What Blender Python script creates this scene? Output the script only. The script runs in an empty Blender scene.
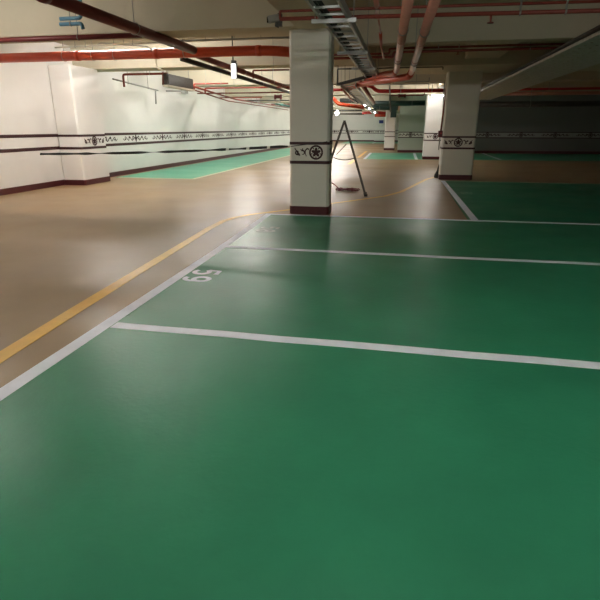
import bpy, math, random
from mathutils import Vector, Matrix
random.seed(7)
C = bpy.context.scene.collection
PI = math.pi
R_ = math.radians

# ------------------------------------------------------------------ camera
F_PX = 505.0                      # focal length in pixels of a 600 px frame
PITCH = math.atan(172.0 / F_PX)
YAW = math.atan(105.0 / (F_PX / math.cos(PITCH)))
CAM = Vector((0, 0, 1.4))
FW = Vector((-math.sin(YAW) * math.cos(PITCH), math.cos(YAW) * math.cos(PITCH), -math.sin(PITCH)))
RT = Vector((math.cos(YAW), math.sin(YAW), 0))
UP = RT.cross(FW)


def at(x, y, Y):
    """point of the place on the plane at distance Y down the garage seen at x, y"""
    d = RT * (x - 300) / F_PX + UP * (300 - y) / F_PX + FW
    return CAM + d * (Y / d.y)


cd = bpy.data.cameras.new('camera')
cam = bpy.data.objects.new('camera', cd)
C.objects.link(cam)
cd.sensor_width = 36
cd.lens = 36 * F_PX / 600
cd.clip_start = 0.05
cd.clip_end = 200
m = Matrix((RT, UP, -FW)).transposed().to_4x4()
m.translation = CAM
cam.matrix_world = m
bpy.context.scene.camera = cam

# ------------------------------------------------------------------ materials


def mat(name, col, rough=0.6, metal=0.0, amp=0.08, scale=4.0, bump=0.0, bscale=40.0, rvar=0.0, spec=0.5, col2=None, coat=0.0):
    m = bpy.data.materials.new(name)
    m.use_nodes = True
    nt = m.node_tree
    b = nt.nodes['Principled BSDF']
    b.inputs['Roughness'].default_value = rough
    b.inputs['Metallic'].default_value = metal
    b.inputs['Specular IOR Level'].default_value = spec
    b.inputs['Coat Weight'].default_value = coat
    tc = nt.nodes.new('ShaderNodeTexCoord')
    nz = nt.nodes.new('ShaderNodeTexNoise')
    nz.inputs['Scale'].default_value = scale
    nz.inputs['Detail'].default_value = 6
    nz.inputs['Roughness'].default_value = 0.6
    nt.links.new(tc.outputs['Object'], nz.inputs['Vector'])
    rp = nt.nodes.new('ShaderNodeValToRGB')
    rp.color_ramp.elements[0].position = 0.3
    rp.color_ramp.elements[1].position = 0.7
    c2 = col2 or col
    rp.color_ramp.elements[0].color = (*[c * (1 - amp) for c in col], 1)
    rp.color_ramp.elements[1].color = (*[min(1, c * (1 + amp)) for c in c2], 1)
    nt.links.new(nz.outputs['Fac'], rp.inputs['Fac'])
    nt.links.new(rp.outputs['Color'], b.inputs['Base Color'])
    if rvar:
        mr = nt.nodes.new('ShaderNodeMapRange')
        mr.inputs['To Min'].default_value = max(0.03, rough - rvar)
        mr.inputs['To Max'].default_value = rough + rvar
        mr.inputs['From Min'].default_value = 0.22
        mr.inputs['From Max'].default_value = 0.78
        n2 = nt.nodes.new('ShaderNodeTexNoise')
        n2.inputs['Scale'].default_value = scale * 0.6
        n2.inputs['Detail'].default_value = 5
        nt.links.new(tc.outputs['Object'], n2.inputs['Vector'])
        nt.links.new(n2.outputs['Fac'], mr.inputs['Value'])
        nt.links.new(mr.outputs['Result'], b.inputs['Roughness'])
    if bump:
        bp = nt.nodes.new('ShaderNodeBump')
        bp.inputs['Strength'].default_value = bump
        bp.inputs['Distance'].default_value = 0.01
        n3 = nt.nodes.new('ShaderNodeTexNoise')
        n3.inputs['Scale'].default_value = bscale
        n3.inputs['Detail'].default_value = 3
        nt.links.new(tc.outputs['Object'], n3.inputs['Vector'])
        nt.links.new(n3.outputs['Fac'], bp.inputs['Height'])
        nt.links.new(bp.outputs['Normal'], b.inputs['Normal'])
    return m


def emit(name, col, strength):
    m = bpy.data.materials.new(name)
    m.use_nodes = True
    b = m.node_tree.nodes['Principled BSDF']
    b.inputs['Base Color'].default_value = (0.9, 0.9, 0.9, 1)
    b.inputs['Emission Color'].default_value = (*col, 1)
    b.inputs['Emission Strength'].default_value = strength
    return m


WARM = (1.0, 0.955, 0.88)
M = dict(
    beige=mat('beige epoxy floor', (0.30, 0.20, 0.105), 0.38, amp=0.12, scale=0.8, bump=0.04, bscale=9, rvar=0.08, spec=0.26),
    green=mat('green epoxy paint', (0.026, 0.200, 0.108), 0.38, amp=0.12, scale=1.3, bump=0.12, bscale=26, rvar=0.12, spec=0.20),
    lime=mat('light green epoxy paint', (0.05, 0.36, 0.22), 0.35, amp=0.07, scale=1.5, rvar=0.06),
    white=mat('white line paint', (0.78, 0.82, 0.93), 0.48, amp=0.08, scale=5),
    faded=mat('worn white paint', (0.26, 0.40, 0.33), 0.45, amp=0.35, scale=14),
    cream=mat('cream line paint', (0.62, 0.60, 0.42), 0.42, amp=0.08, scale=5),
    yellow=mat('yellow line paint', (0.74, 0.41, 0.02), 0.40, amp=0.10, scale=5),
    wall=mat('off white wall paint', (0.80, 0.785, 0.76), 0.55, amp=0.03, scale=1.0),
    shadewall=mat('grey wall paint with painted shade', (0.17, 0.165, 0.155), 0.55, amp=0.03, scale=1.0),  # wall grey, with the low light of this end darkened into the colour
    shadeband=mat('cream band paint with painted shade', (0.38, 0.37, 0.34), 0.5, amp=0.03),  # cream band, dulled in colour to carry the same shade
    sagewall=mat('grey green wall paint', (0.46, 0.50, 0.42), 0.55, amp=0.03, scale=1.0),
    pillar=mat('cream pillar paint', (0.70, 0.685, 0.62), 0.5, amp=0.02, scale=2.0),
    beam=mat('ceiling paint', (0.50, 0.455, 0.345), 0.75, amp=0.04, scale=1.5),
    maroon=mat('maroon border paint', (0.040, 0.006, 0.008), 0.45, amp=0.08),
    base=mat('maroon skirting paint', (0.075, 0.010, 0.014), 0.40, amp=0.08),
    red=mat('orange red pipe paint', (0.50, 0.055, 0.018), 0.40, amp=0.08),
    crimson=mat('crimson pipe paint', (0.42, 0.020, 0.022), 0.40, amp=0.08),
    dkred=mat('dark red pipe paint', (0.14, 0.016, 0.018), 0.45, amp=0.10),
    thinred=mat('thin pipe red paint', (0.19, 0.026, 0.014), 0.50, amp=0.10),
    pink=mat('pale red lagging', (0.52, 0.22, 0.17), 0.30, amp=0.10, scale=6),
    dkpink=mat('dull red lagging', (0.24, 0.075, 0.065), 0.45, amp=0.10, scale=6),
    traysteel=mat('light galvanised sheet', (0.60, 0.59, 0.57), 0.5, metal=0.1, amp=0.15, scale=9),
    steel=mat('galvanised steel', (0.42, 0.44, 0.44), 0.42, metal=0.55, amp=0.10),
    dkmetal=mat('dark grey metal', (0.06, 0.06, 0.058), 0.5, metal=0.3),
    grey=mat('grey conduit', (0.30, 0.30, 0.28), 0.5, metal=0.2),
    black=mat('black cable', (0.012, 0.012, 0.013), 0.5),
    blue=mat('blue pipe paint', (0.07, 0.20, 0.30), 0.5),
    teal=mat('dark green duct paint', (0.022, 0.055, 0.050), 0.5),
    tealp=mat('teal pipe paint', (0.05, 0.22, 0.20), 0.5),
    brown=mat('brown louver metal', (0.035, 0.026, 0.018), 0.6),
    whitepl=mat('white enamel', (0.75, 0.74, 0.70), 0.4),
    bluesign=mat('blue sign face', (0.03, 0.05, 0.25), 0.4),
    ladder=mat('worn dark ladder metal', (0.075, 0.065, 0.055), 0.5, metal=0.2),
    cord=mat('dark red cord', (0.20, 0.012, 0.022), 0.5),
    rope=mat('dark rope', (0.07, 0.05, 0.04), 0.8),
    cloth=mat('dark cloth', (0.02, 0.02, 0.018), 0.9),
    glass=mat('lens glass', (0.01, 0.01, 0.012), 0.1),
    tube=emit('lit fluorescent tube', WARM, 42),
    tubehot=emit('new fluorescent tube', (1.0, 0.955, 0.90), 80),
    tubevis=emit('lit lamp glass', WARM, 30),
    sign=emit('lit white sign', (1.0, 0.97, 0.92), 0.5),
)

# ------------------------------------------------------------------ mesh builder


class MB:
    def __init__(s):
        s.v = []
        s.f = []
        s.mi = []

    def add(s, vs, fs, mi=0):
        o = len(s.v)
        s.v += [tuple(v) for v in vs]
        s.f += [tuple(i + o for i in f) for f in fs]
        s.mi += [mi] * len(fs)
        return s

    def box(s, x0, x1, y0, y1, z0, z1, mi=0):
        vs = [(x, y, z) for z in (z0, z1) for y in (y0, y1) for x in (x0, x1)]
        return s.add(vs, [(0, 2, 3, 1), (4, 5, 7, 6), (0, 1, 5, 4), (2, 6, 7, 3), (0, 4, 6, 2), (1, 3, 7, 5)], mi)

    def bar(s, a, b, w, h, up=Vector((0, 0, 1)), mi=0):
        a, b = Vector(a), Vector(b)
        t = (b - a).normalized()
        up = Vector(up)
        if abs(t.dot(up)) > 0.98:
            up = Vector((0, 1, 0))
        sx = t.cross(up).normalized()
        sy = sx.cross(t)
        vs = [p + sx * (i * w / 2) + sy * (j * h / 2) for p in (a, b) for i, j in ((-1, -1), (1, -1), (1, 1), (-1, 1))]
        return s.add(vs, [(0, 1, 2, 3), (7, 6, 5, 4), (0, 4, 5, 1), (1, 5, 6, 2), (2, 6, 7, 3), (3, 7, 4, 0)], mi)

    def prism(s, poly, z0, z1, mi=0):
        n = len(poly)
        vs = [(x, y, z0) for x, y in poly] + [(x, y, z1) for x, y in poly]
        fs = [tuple(reversed(range(n))), tuple(range(n, 2 * n))]
        fs += [(i, (i + 1) % n, n + (i + 1) % n, n + i) for i in range(n)]
        return s.add(vs, fs, mi)

    def tube(s, pts, r, n=12, bend=0.0, mi=0, cap=True):
        pts = [Vector(p) for p in pts]
        if bend and len(pts) > 2:
            q = [pts[0]]
            for a, b, c in zip(pts, pts[1:], pts[2:]):
                d = min(bend, (a - b).length * 0.45, (c - b).length * 0.45)
                p0 = b + (a - b).normalized() * d
                p1 = b + (c - b).normalized() * d
                for k in range(6):
                    t = k / 5
                    q.append(p0 * (1 - t) ** 2 + b * 2 * t * (1 - t) + p1 * t * t)
            q.append(pts[-1])
            pts = q
        rs = r if isinstance(r, (list, tuple)) else [r] * len(pts)
        tg = []
        for i in range(len(pts)):
            a = pts[max(0, i - 1)]
            b = pts[min(len(pts) - 1, i + 1)]
            tg.append((b - a).normalized())
        nv = tg[0].orthogonal().normalized()
        rings = []
        for i, p in enumerate(pts):
            nv = (nv - tg[i] * nv.dot(tg[i])).normalized()
            bv = tg[i].cross(nv)
            rings.append([p + (nv * math.cos(2 * PI * k / n) + bv * math.sin(2 * PI * k / n)) * rs[i] for k in range(n)])
        vs = [v for g in rings for v in g]
        fs = []
        for i in range(len(rings) - 1):
            for k in range(n):
                fs.append((i * n + k, i * n + (k + 1) % n, (i + 1) * n + (k + 1) % n, (i + 1) * n + k))
        if cap:
            fs.append(tuple(reversed(range(n))))
            o = (len(rings) - 1) * n
            fs.append(tuple(o + k for k in range(n)))
        return s.add(vs, fs, mi)

    def build(s, name, material, parent=None, smooth=False, bevel=0.0):
        me = bpy.data.meshes.new(name)
        me.from_pydata(s.v, [], s.f)
        mats = material if isinstance(material, (list, tuple)) else [material]
        for mm in mats:
            me.materials.append(mm)
        for p, i in zip(me.polygons, s.mi):
            p.material_index = i
        me.update()
        if smooth:
            for p in me.polygons:
                p.use_smooth = len(p.vertices) == 4
        o = bpy.data.objects.new(name, me)
        C.objects.link(o)
        if parent is not None:
            o.parent = parent
            o.matrix_parent_inverse = parent.matrix_basis.inverted()
        if bevel:
            b = o.modifiers.new('bevel', 'BEVEL')
            b.width = bevel
            b.segments = 2
            b.limit_method = 'ANGLE'
        return o


def tag(o, label=None, cat=None, group=None, kind=None):
    if label:
        o['label'] = label
    if cat:
        o['category'] = cat
    if group:
        o['group'] = group
    if kind:
        o['kind'] = kind
    return o


def thing(name, loc, label, cat, group=None):
    o = bpy.data.objects.new(name, None)
    C.objects.link(o)
    o.location = loc
    o.empty_display_size = 0.1
    return tag(o, label, cat, group)


def copy_tree(o, parent=None):
    c = o.copy()
    C.objects.link(c)
    if parent is not None:
        c.parent = parent
    for ch in [x for x in C.objects if x.parent == o]:
        copy_tree(ch, c)
    return c


def struct(o):
    return tag(o, kind='structure')


# ------------------------------------------------------------------ room shell
XL, XR, YN, YF, ZS = -8.6, 13.0, -5.0, 58.5, 3.4
struct(MB().box(XL - .3, XR + .3, YN - .3, YF + .3, -0.2, 0).build('floor', M['beige']))
struct(MB().box(XL - .3, XR + .3, YN - .3, YF + .3, ZS, ZS + .25).build('ceiling', M['beam']))
wl = struct(MB().box(XL - .25, XL, YN, YF, 0, ZS).build('wall_left', M['wall']))
wb = struct(MB().box(XL - .25, XR + .25, YF, YF + .25, 0, ZS).build('wall_back', M['wall']))
YRW = 32.6
wr = struct(MB().box(1.85, XR, YRW, YRW + .3, 0, ZS).build('wall_right', M['shadewall']))
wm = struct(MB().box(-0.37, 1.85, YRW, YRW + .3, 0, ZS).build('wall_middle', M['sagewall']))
struct(MB().box(1.85, XR, YRW - .003, YRW, .885, 1.14).build('border_band', M['shadeband'], wr))
struct(MB().box(-0.372, 1.85, YRW - .003, YRW, .885, 1.14).build('border_band', M['pillar'], wm))
struct(MB().box(XR, XR + .25, YN, YRW, 0, ZS).build('wall_side', M['wall']))
struct(MB().box(XL, XR, YN - .25, YN, 0, ZS).build('wall_front', M['wall']))
# far end of the right wall: returns towards the back wall
struct(MB().box(2.2, 2.5, YRW + .3, YF, 0, ZS).build('wall_far', M['wall']))

Z_B = (0.0, 0.135)
Z_LO = (0.835, 0.885)
Z_HI = (1.14, 1.185)
struct(MB().box(XL, XL + .02, YN, YF, *Z_B).build('baseboard_left', M['base']))
struct(MB().box(XL, 2.2, YF - .02, YF, *Z_B).build('baseboard_back', M['base']))
struct(MB().box(-0.37, XR, YRW - .02, YRW, *Z_B).build('baseboard_right', M['base']))
for k, z in enumerate((Z_LO, Z_HI)):
    struct(MB().box(XL, XL + .006, YN, YF, z[0] + .05, z[1] + .075).build('border_stripe', M['maroon'], wl))
    struct(MB().box(XL, 2.2, YF - .006, YF, *z).build('border_stripe', M['maroon'], wb))
    struct(MB().box(-0.376, XR, YRW - .006, YRW, *z).build('border_stripe', M['maroon'], wr))


# -------- painted ornaments: ribbons and discs laid on a face (origin o, along u, up v, outward n)
class Face:
    def __init__(s, o, u, n):
        s.o, s.u, s.n = Vector(o), Vector(u).normalized(), Vector(n).normalized()
        s.w = Vector((0, 0, 1))

    def p(s, a, b, h=0.0):
        return s.o + s.u * a + s.w * b + s.n * h


def ribbon(mb, fc, pts, wid, h0=0.001, h1=0.004):
    n = len(pts)
    L, R = [], []
    for i, (a, b) in enumerate(pts):
        a0, b0 = pts[max(0, i - 1)]
        a1, b1 = pts[min(n - 1, i + 1)]
        d = math.hypot(a1 - a0, b1 - b0) or 1e-6
        nx, ny = -(b1 - b0) / d, (a1 - a0) / d
        w = wid(i / (n - 1)) if callable(wid) else wid
        L.append((a + nx * w / 2, b + ny * w / 2))
        R.append((a - nx * w / 2, b - ny * w / 2))
    vs = [fc.p(*q, h1) for q in L] + [fc.p(*q, h1) for q in R] + [fc.p(*q, h0) for q in L] + [fc.p(*q, h0) for q in R]
    fs = []
    for i in range(n - 1):
        fs += [(i, n + i, n + i + 1, i + 1), (2 * n + i, i, i + 1, 2 * n + i + 1), (n + i, 3 * n + i, 3 * n + i + 1, n + i + 1)]
    fs += [(0, 2 * n, 3 * n, n), (n - 1, 2 * n - 1, 4 * n - 1, 3 * n - 1)]
    mb.add(vs, fs)


def ellipse(mb, fc, a, b, ra, rb, rot=0.0, n=20, h=0.004):
    vs = []
    for hh in (0.001, h):
        for k in range(n):
            t = 2 * PI * k / n
            x, y = ra * math.cos(t), rb * math.sin(t)
            vs.append(fc.p(a + x * math.cos(rot) - y * math.sin(rot), b + x * math.sin(rot) + y * math.cos(rot), hh))
    mb.add(vs, [tuple(range(n, 2 * n))] + [(k, (k + 1) % n, n + (k + 1) % n, n + k) for k in range(n)])


def curl(cx, cy, r, a0, turns, n=16, shrink=0.25):
    out = []
    for k in range(n + 1):
        t = k / n
        rr = r * (1 - (1 - shrink) * t)
        a = a0 + turns * 2 * PI * t
        out.append((cx + rr * math.cos(a), cy + rr * math.sin(a)))
    return out


def emblem(mb, fc, a, b, r):
    pts = [(a + r * math.cos(2 * PI * k / 28), b + r * math.sin(2 * PI * k / 28)) for k in range(29)]
    ribbon(mb, fc, pts, r * 0.30)
    for k in range(5):
        t = PI / 2 + 2 * PI * k / 5
        ellipse(mb, fc, a + r * .42 * math.cos(t), b + r * .42 * math.sin(t), r * .36, r * .235, t, 14)
        ellipse(mb, fc, a + r * .72 * math.cos(t + PI / 5), b + r * .72 * math.sin(t + PI / 5), r * .16, r * .09, t + PI / 5, 10)
    ellipse(mb, fc, a, b, r * .26, r * .26)


def scroll(mb, fc, a, b, L, hh, sgn, wid):
    """three curling pen strokes growing away from the emblem"""
    tp = lambda t: wid * (1.25 - .75 * t)
    c1 = a + sgn * L * .17                     # hook: falls, then curls up and back
    ribbon(mb, fc, [(c1 + sgn * x, b + y) for x, y in [(-.13 * L, hh * .30), (-.02 * L, hh * .40), (.10 * L, hh * .22), (.12 * L, -hh * .10), (.03 * L, -hh * .42)]], tp)
    c2 = a + sgn * L * .46                     # open comma with a tail
    ribbon(mb, fc, [(c2 + sgn * x, b + y) for x, y in curl(0, -hh * .04, L * .15, R_(60), .62, 14, .7)], tp)
    ribbon(mb, fc, [(c2 + sgn * x, b + y) for x, y in [(-.02 * L, hh * .42), (.05 * L, hh * .12), (.13 * L, hh * .34)]], wid * .7)
    c3 = a + sgn * L * .82                     # closed curl with a flick
    ribbon(mb, fc, [(c3 + sgn * x, b + y) for x, y in curl(0, -hh * .02, L * .15, R_(200), 1.05, 18, .45)], tp)
    ribbon(mb, fc, [(c3 + sgn * x, b + y) for x, y in [(-.17 * L, -hh * .36), (-.02 * L, -hh * .05), (.10 * L, hh * .26), (.17 * L, hh * .46)]], tp)


def wave(mb, fc, a, b, L, hh, sgn, wid):
    pts = []
    n = 40
    for i in range(n + 1):
        t = i / n
        amp = hh * .5 * (1 - .25 * t)
        pts.append((a + sgn * L * t + sgn * .03 * math.sin(t * 6 * PI), b + amp * math.sin(t * 6 * PI) * (1 if t < 1 else 0)))
    ribbon(mb, fc, pts, lambda t: wid * (1.0 - .5 * t))
    for k in range(3):
        ellipse(mb, fc, a + sgn * L * (.12 + .33 * k), b + (hh * .2 if k % 2 else -hh * .15), wid * .9, wid * .7, 0, 10)


ZM = 1.02
for Y in [14.0 + 1.95 * k for k in range(22)]:
    if Y > 57:
        break
    mb = MB()
    fc = Face((XL, Y, ZM + .065), (0, 1, 0), (1, 0, 0))
    ellipse(mb, fc, 0, 0, .045, .115)
    ellipse(mb, fc, 0, 0, .085, .05)
    wave(mb, fc, .09, 0, .72, .13, 1, .036)
    wave(mb, fc, -.09, 0, .72, .13, -1, .036)
    struct(mb.build('border_ornament', M['maroon'], wl))
for X in [0.35, 2.9, 4.75, 6.6, 8.45, 10.3]:
    mb = MB()
    fc = Face((X, YRW, ZM), (1, 0, 0), (0, -1, 0))
    emblem(mb, fc, 0, 0, .11)
    wave(mb, fc, .13, 0, .62, .12, 1, .04)
    wave(mb, fc, -.13, 0, .62, .12, -1, .04)
    struct(mb.build('border_ornament', M['maroon'], wr))
for X in [-7.6 + 1.9 * k for k in range(5)]:
    mb = MB()
    fc = Face((X, YF, ZM), (1, 0, 0), (0, -1, 0))
    ellipse(mb, fc, 0, 0, .10, .10)
    wave(mb, fc, .13, 0, .62, .12, 1, .05)
    wave(mb, fc, -.13, 0, .62, .12, -1, .05)
    struct(mb.build('border_ornament', M['maroon'], wb))

# ------------------------------------------------------------------ beams
ZB = 2.84


BEAMS = []


def soffit(x, y):
    return min([b[4] for b in BEAMS if b[0] <= x <= b[1] and b[2] <= y <= b[3]] + [ZS])


def beam(x0, x1, y0, y1, z0=ZB, z1=ZS):
    BEAMS.append((x0, x1, y0, y1, z0))
    return struct(MB().box(x0, x1, y0, y1, z0, z1 + .02).build('ceiling_beam', M['beam'], bevel=.012))


beam(XL, -1.72, 8.30, 8.92)                 # left of the centre pillar
beam(-1.72, -1.22, YN, 12.98)               # runs over the centre pillar towards the viewer
beam(-1.22, XR, 10.2, 10.5)                 # cross beam right of it
beam(XL, -1.22, 13.0, 13.7)
beam(-1.22, XR, 13.9, 15.95)
beam(1.30, 2.10, 10.5, 13.9, 2.98)
beam(1.30, 2.10, 15.95, 25.0, 2.98)
for y in (18.6, 25.0, 31.3, 37.6, 44.0, 50.4):
    beam(XL, -1.0 if y > 31 else XR, y, y + .7)
beam(-1.0, -0.4, 32.0, 57, 2.84)


# ------------------------------------------------------------------ pillars
def octa(x0, x1, y0, y1, c, g=0.0):
    x0, x1, y0, y1 = x0 - g, x1 + g, y0 - g, y1 + g
    return [(x0 + c, y0), (x1 - c, y0), (x1, y0 + c), (x1, y1 - c), (x1 - c, y1), (x0 + c, y1), (x0, y1 - c), (x0, y0 + c)]


def pillar(x0, x1, y0, y1, label, zt=ZB, c=.035, material='pillar', lift=0.0):
    o = MB().prism(octa(x0, x1, y0, y1, c), 0, zt).build('square_pillar', M[material])
    tag(o, label, 'pillar', 'square garage pillars', 'thing')
    MB().prism(octa(x0, x1, y0, y1, c, .008), 0, .135).build('skirting', M['base'], o)
    for z in (Z_LO, Z_HI):
        MB().prism(octa(x0, x1, y0, y1, c, .004), z[0] + lift, z[1] + lift * 1.2).build('border_stripe', M['maroon'], o)
    return o


p1 = pillar(-1.855, -1.195, 8.53, 8.93, 'cream pillar in the middle of the floor at the corner of the green bays')
mb = MB()
fc = Face((-1.855, 8.53, ZM), (1, 0, 0), (0, -1, 0))
emblem(mb, fc, .445, 0, .102)
mb.build('flower_emblem', M['maroon'], p1)
mb = MB()
scroll(mb, fc, .335, 0, .25, .15, -1, .023)
mb.build('scroll_ornament', M['maroon'], p1)
mb = MB()
scroll(mb, Face((-1.195, 8.53, ZM), (0, 1, 0), (1, 0, 0)), .06, 0, .25, .15, 1, .023)
mb.build('scroll_ornament', M['maroon'], p1)

p2 = pillar(1.05, 1.945, 15.35, 16.05, 'cream pillar on the right, with a red pipe and box down its left edge')
mb = MB()
fc = Face((1.05, 15.35, ZM), (1, 0, 0), (0, -1, 0))
emblem(mb, fc, .435, 0, .105)
mb.build('flower_emblem', M['maroon'], p2)
for sg in (1, -1):
    mb = MB()
    scroll(mb, fc, .435 + sg * .125, 0, .25, .14, sg, .026)
    mb.build('scroll_ornament', M['maroon'], p2)

p3 = pillar(-8.59, -7.98, 11.95, 13.15, 'broad white pillar standing against the left wall', material='wall', lift=.05)
mb = MB()
fc = Face((-7.98, 12.60, ZM + .06), (0, 1, 0), (1, 0, 0))
emblem(mb, fc, 0, 0, .105)
mb.build('flower_emblem', M['maroon'], p3)
for sg in (1, -1):
    mb = MB()
    scroll(mb, fc, sg * .13, 0, .32, .14, sg, .027)
    mb.build('scroll_ornament', M['maroon'], p3)

p4 = pillar(0.90, 1.80, 25.3, 26.1, 'brightly lit white pillar behind the left edge of the right pillar', material='wall')
mb = MB()
fc = Face((0.90, 25.3, ZM), (1, 0, 0), (0, -1, 0))
emblem(mb, fc, .50, 0, .105)
mb.build('flower_emblem', M['maroon'], p4)
mb = MB()
scroll(mb, fc, .36, 0, .24, .11, -1, .026)
mb.build('scroll_ornament', M['maroon'], p4)

p5 = pillar(-1.30, -0.62, 35.6, 36.4, 'narrow white pillar left of the grey green wall in the distance', material='wall')
p6 = pillar(-3.15, -2.05, 56.6, 57.4, 'farthest white pillar, bearing a blue sign, by the back wall', material='wall')
mb = MB()
fc = Face((-3.15, 56.6, ZM), (1, 0, 0), (0, -1, 0))
wave(mb, fc, .60, 0, .45, .12, 1, .05)
wave(mb, fc, .50, 0, .45, .12, -1, .05)
mb.build('scroll_ornament', M['maroon'], p6)
t = thing('wall_sign', (-2.4, 56.58, 2.0), 'small blue and white sign on the farthest white pillar', 'sign')
b = at(380, 126, 56.58)
b2 = at(381, 119.8, 56.58)
b = at(381, 127, 56.58)
MB().box(b.x - .26, b.x + .26, 56.56, 56.58, b.z, b2.z).build('board', M['whitepl'], t)
MB().box(b.x - .22, b.x + .22, 56.55, 56.56, b.z + .36, b2.z - .04).build('blue_panel', M['bluesign'], t)

# ------------------------------------------------------------------ floor paint
HZ = 0.0015


def poly(name, pts, material, z=HZ, dz=.0015):
    return MB().prism(pts, z - dz * .6, z).build(name, M[material])


struct(poly('floor_paint', [(-2.10, YN + .1), (XR, YN + .1), (XR, 8.40), (-2.20, 8.40), (-2.12, 5)], 'green'))
struct(poly('floor_paint', [(1.08, 8.40), (XR, 8.40), (XR, 14.9), (1.08, 14.9)], 'green'))
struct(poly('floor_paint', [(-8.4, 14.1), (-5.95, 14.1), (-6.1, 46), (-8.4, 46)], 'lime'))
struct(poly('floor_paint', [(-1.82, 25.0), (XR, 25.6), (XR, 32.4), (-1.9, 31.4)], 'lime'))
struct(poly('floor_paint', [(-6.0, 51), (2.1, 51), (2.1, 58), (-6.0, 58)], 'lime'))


def strip(name, pts, w, material, label, cat='floor marking', z=.003, group=None):
    """a painted stroke of width w along pts"""
    n = len(pts)
    vs = []
    ws = w if isinstance(w, (list, tuple)) else [w] * n
    for i in range(n):
        a = Vector(pts[max(0, i - 1)]).to_2d()
        b = Vector(pts[min(n - 1, i + 1)]).to_2d()
        d = (b - a).normalized()
        nn = Vector((-d.y, d.x))
        p = Vector(pts[i]).to_2d()
        vs += [(*(p + nn * ws[i] / 2), z), (*(p - nn * ws[i] / 2), z), (*(p + nn * ws[i] / 2), z - .002), (*(p - nn * ws[i] / 2), z - .002)]
    fs = []
    for i in range(n - 1):
        a, b = 4 * i, 4 * i + 4
        fs += [(a, a + 1, b + 1, b), (a + 2, b + 2, b + 3, a + 3), (a, b, b + 2, a + 2), (a + 1, a + 3, b + 3, b + 1)]
    fs += [(0, 2, 3, 1), (4 * n - 4, 4 * n - 3, 4 * n - 1, 4 * n - 2)]
    o = MB().add(vs, fs).build(name, M[material])
    return tag(o, label, cat, group, 'thing')


G = 'white bay lines'


def wob(p, q, n, a):
    p, q = Vector((*p, 0)), Vector((*q, 0))
    d = (q - p).normalized()
    nn = Vector((-d.y, d.x, 0))
    return [p.lerp(q, i / n) + nn * random.uniform(-a, a) for i in range(n + 1)]


strip('parking_line', [(-2.10, YN + .2), (-2.11, 2.9), (-2.13, 5.6), (-2.165, 7.0), (-2.20, 8.46)], .105, 'white', 'long white line edging the left side of the foreground green bays', group=G)
strip('parking_line', wob((-2.05, 3.19), (9.0, 3.05), 26, .008), .105, 'white', 'white line crossing the green floor nearest the camera', group=G, z=.0032)
strip('parking_line', wob((-2.09, 5.87), (9.0, 5.78), 26, .012), .10, 'white', 'wavy white line crossing the green floor beyond the number 59', group=G, z=.0032)
strip('parking_line', wob((-2.20, 8.41), (9.0, 8.45), 20, .005), .095, 'white', 'white line along the far edge of the green bays at the middle pillar', group=G, z=.0034)
strip('parking_line', [(1.19, 8.5), (1.17, 11), (1.13, 15.0)], .115, 'white', 'white line running from the right pillar to the far edge line', group=G)
strip('parking_line', wob((1.2, 14.93), (9, 14.93), 10, .01), .07, 'cream', 'thin pale line along the far side of the green bay at the right pillar', group=G)
strip('parking_line', [(-8.3, 14.12), (-5.93, 14.12)], .11, 'cream', 'short pale line across the near end of the green strip by the left wall', group=G, z=.0034)
strip('parking_line', [(-5.93, 14.06), (-6.0, 28), (-6.12, 46)], .13, 'cream', 'long pale line edging the green strip along the left wall', group=G)
strip('parking_line', [(-1.80, 24.9), (-1.90, 31.5)], .14, 'white', 'white line at the left end of the distant green bay', group=G)
strip('parking_line', [(-1.86, 24.92), (0.8, 25.0)], .12, 'cream', 'pale front edge line of the distant green bay', group=G, z=.0034)
strip('parking_line', [(0.62, 25.0), (0.62, 31.4)], .14, 'white', 'white line beside the foot of the brightly lit pillar', group=G)
strip('parking_line', [(4.45, 25.6), (4.55, 32.3)], .14, 'white', 'white line on the dark green floor in front of the dark right wall', group=G)
strip('parking_line', [(-3.0, 51), (-2.9, 57)], .16, 'white', 'farthest white line, by the pillar with the blue sign', group=G)

Y1 = [(-2.43, 2.0), (-2.53, 3.41), (-2.60, 4.6), (-2.68, 6.0), (-2.74, 7.0), (-2.74, 7.6), (-2.66, 8.0), (-2.50, 8.3), (-2.28, 8.58), (-1.94, 8.98), (-1.35, 9.85), (-0.80, 10.6), (-0.33, 11.25), (0.0, 12.1), (0.22, 13.1), (0.45, 14.2), (0.72, 15.4), (1.0, 16.1)]
strip('yellow_line', Y1, [.125, .125, .12, .115, .11, .10, .09, .085, .08, .08, .08, .08, .09, .10, .10, .10, .10, .09], 'yellow', 'yellow lane line curving past the middle pillar to the right pillar', group='yellow lane lines')
strip('yellow_line', [(-2.15, 21.3), (-2.2, 24.2)], .16, 'yellow', 'short yellow dash on the floor behind the ladder', group='yellow lane lines')
strip('yellow_line', [(-2.2, 26.2), (-2.3, 33.5)], .16, 'yellow', 'farther yellow dash left of the distant green bay', group='yellow lane lines')

# painted bay numbers: local a = reading direction (towards the camera, -Y), b = glyph up (+X)


def arc(cx, cy, rx, ry, a0, a1, n=14):
    return [(cx + rx * math.cos(R_(a0 + (a1 - a0) * i / n)), cy + ry * math.sin(R_(a0 + (a1 - a0) * i / n))) for i in range(n + 1)]


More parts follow.
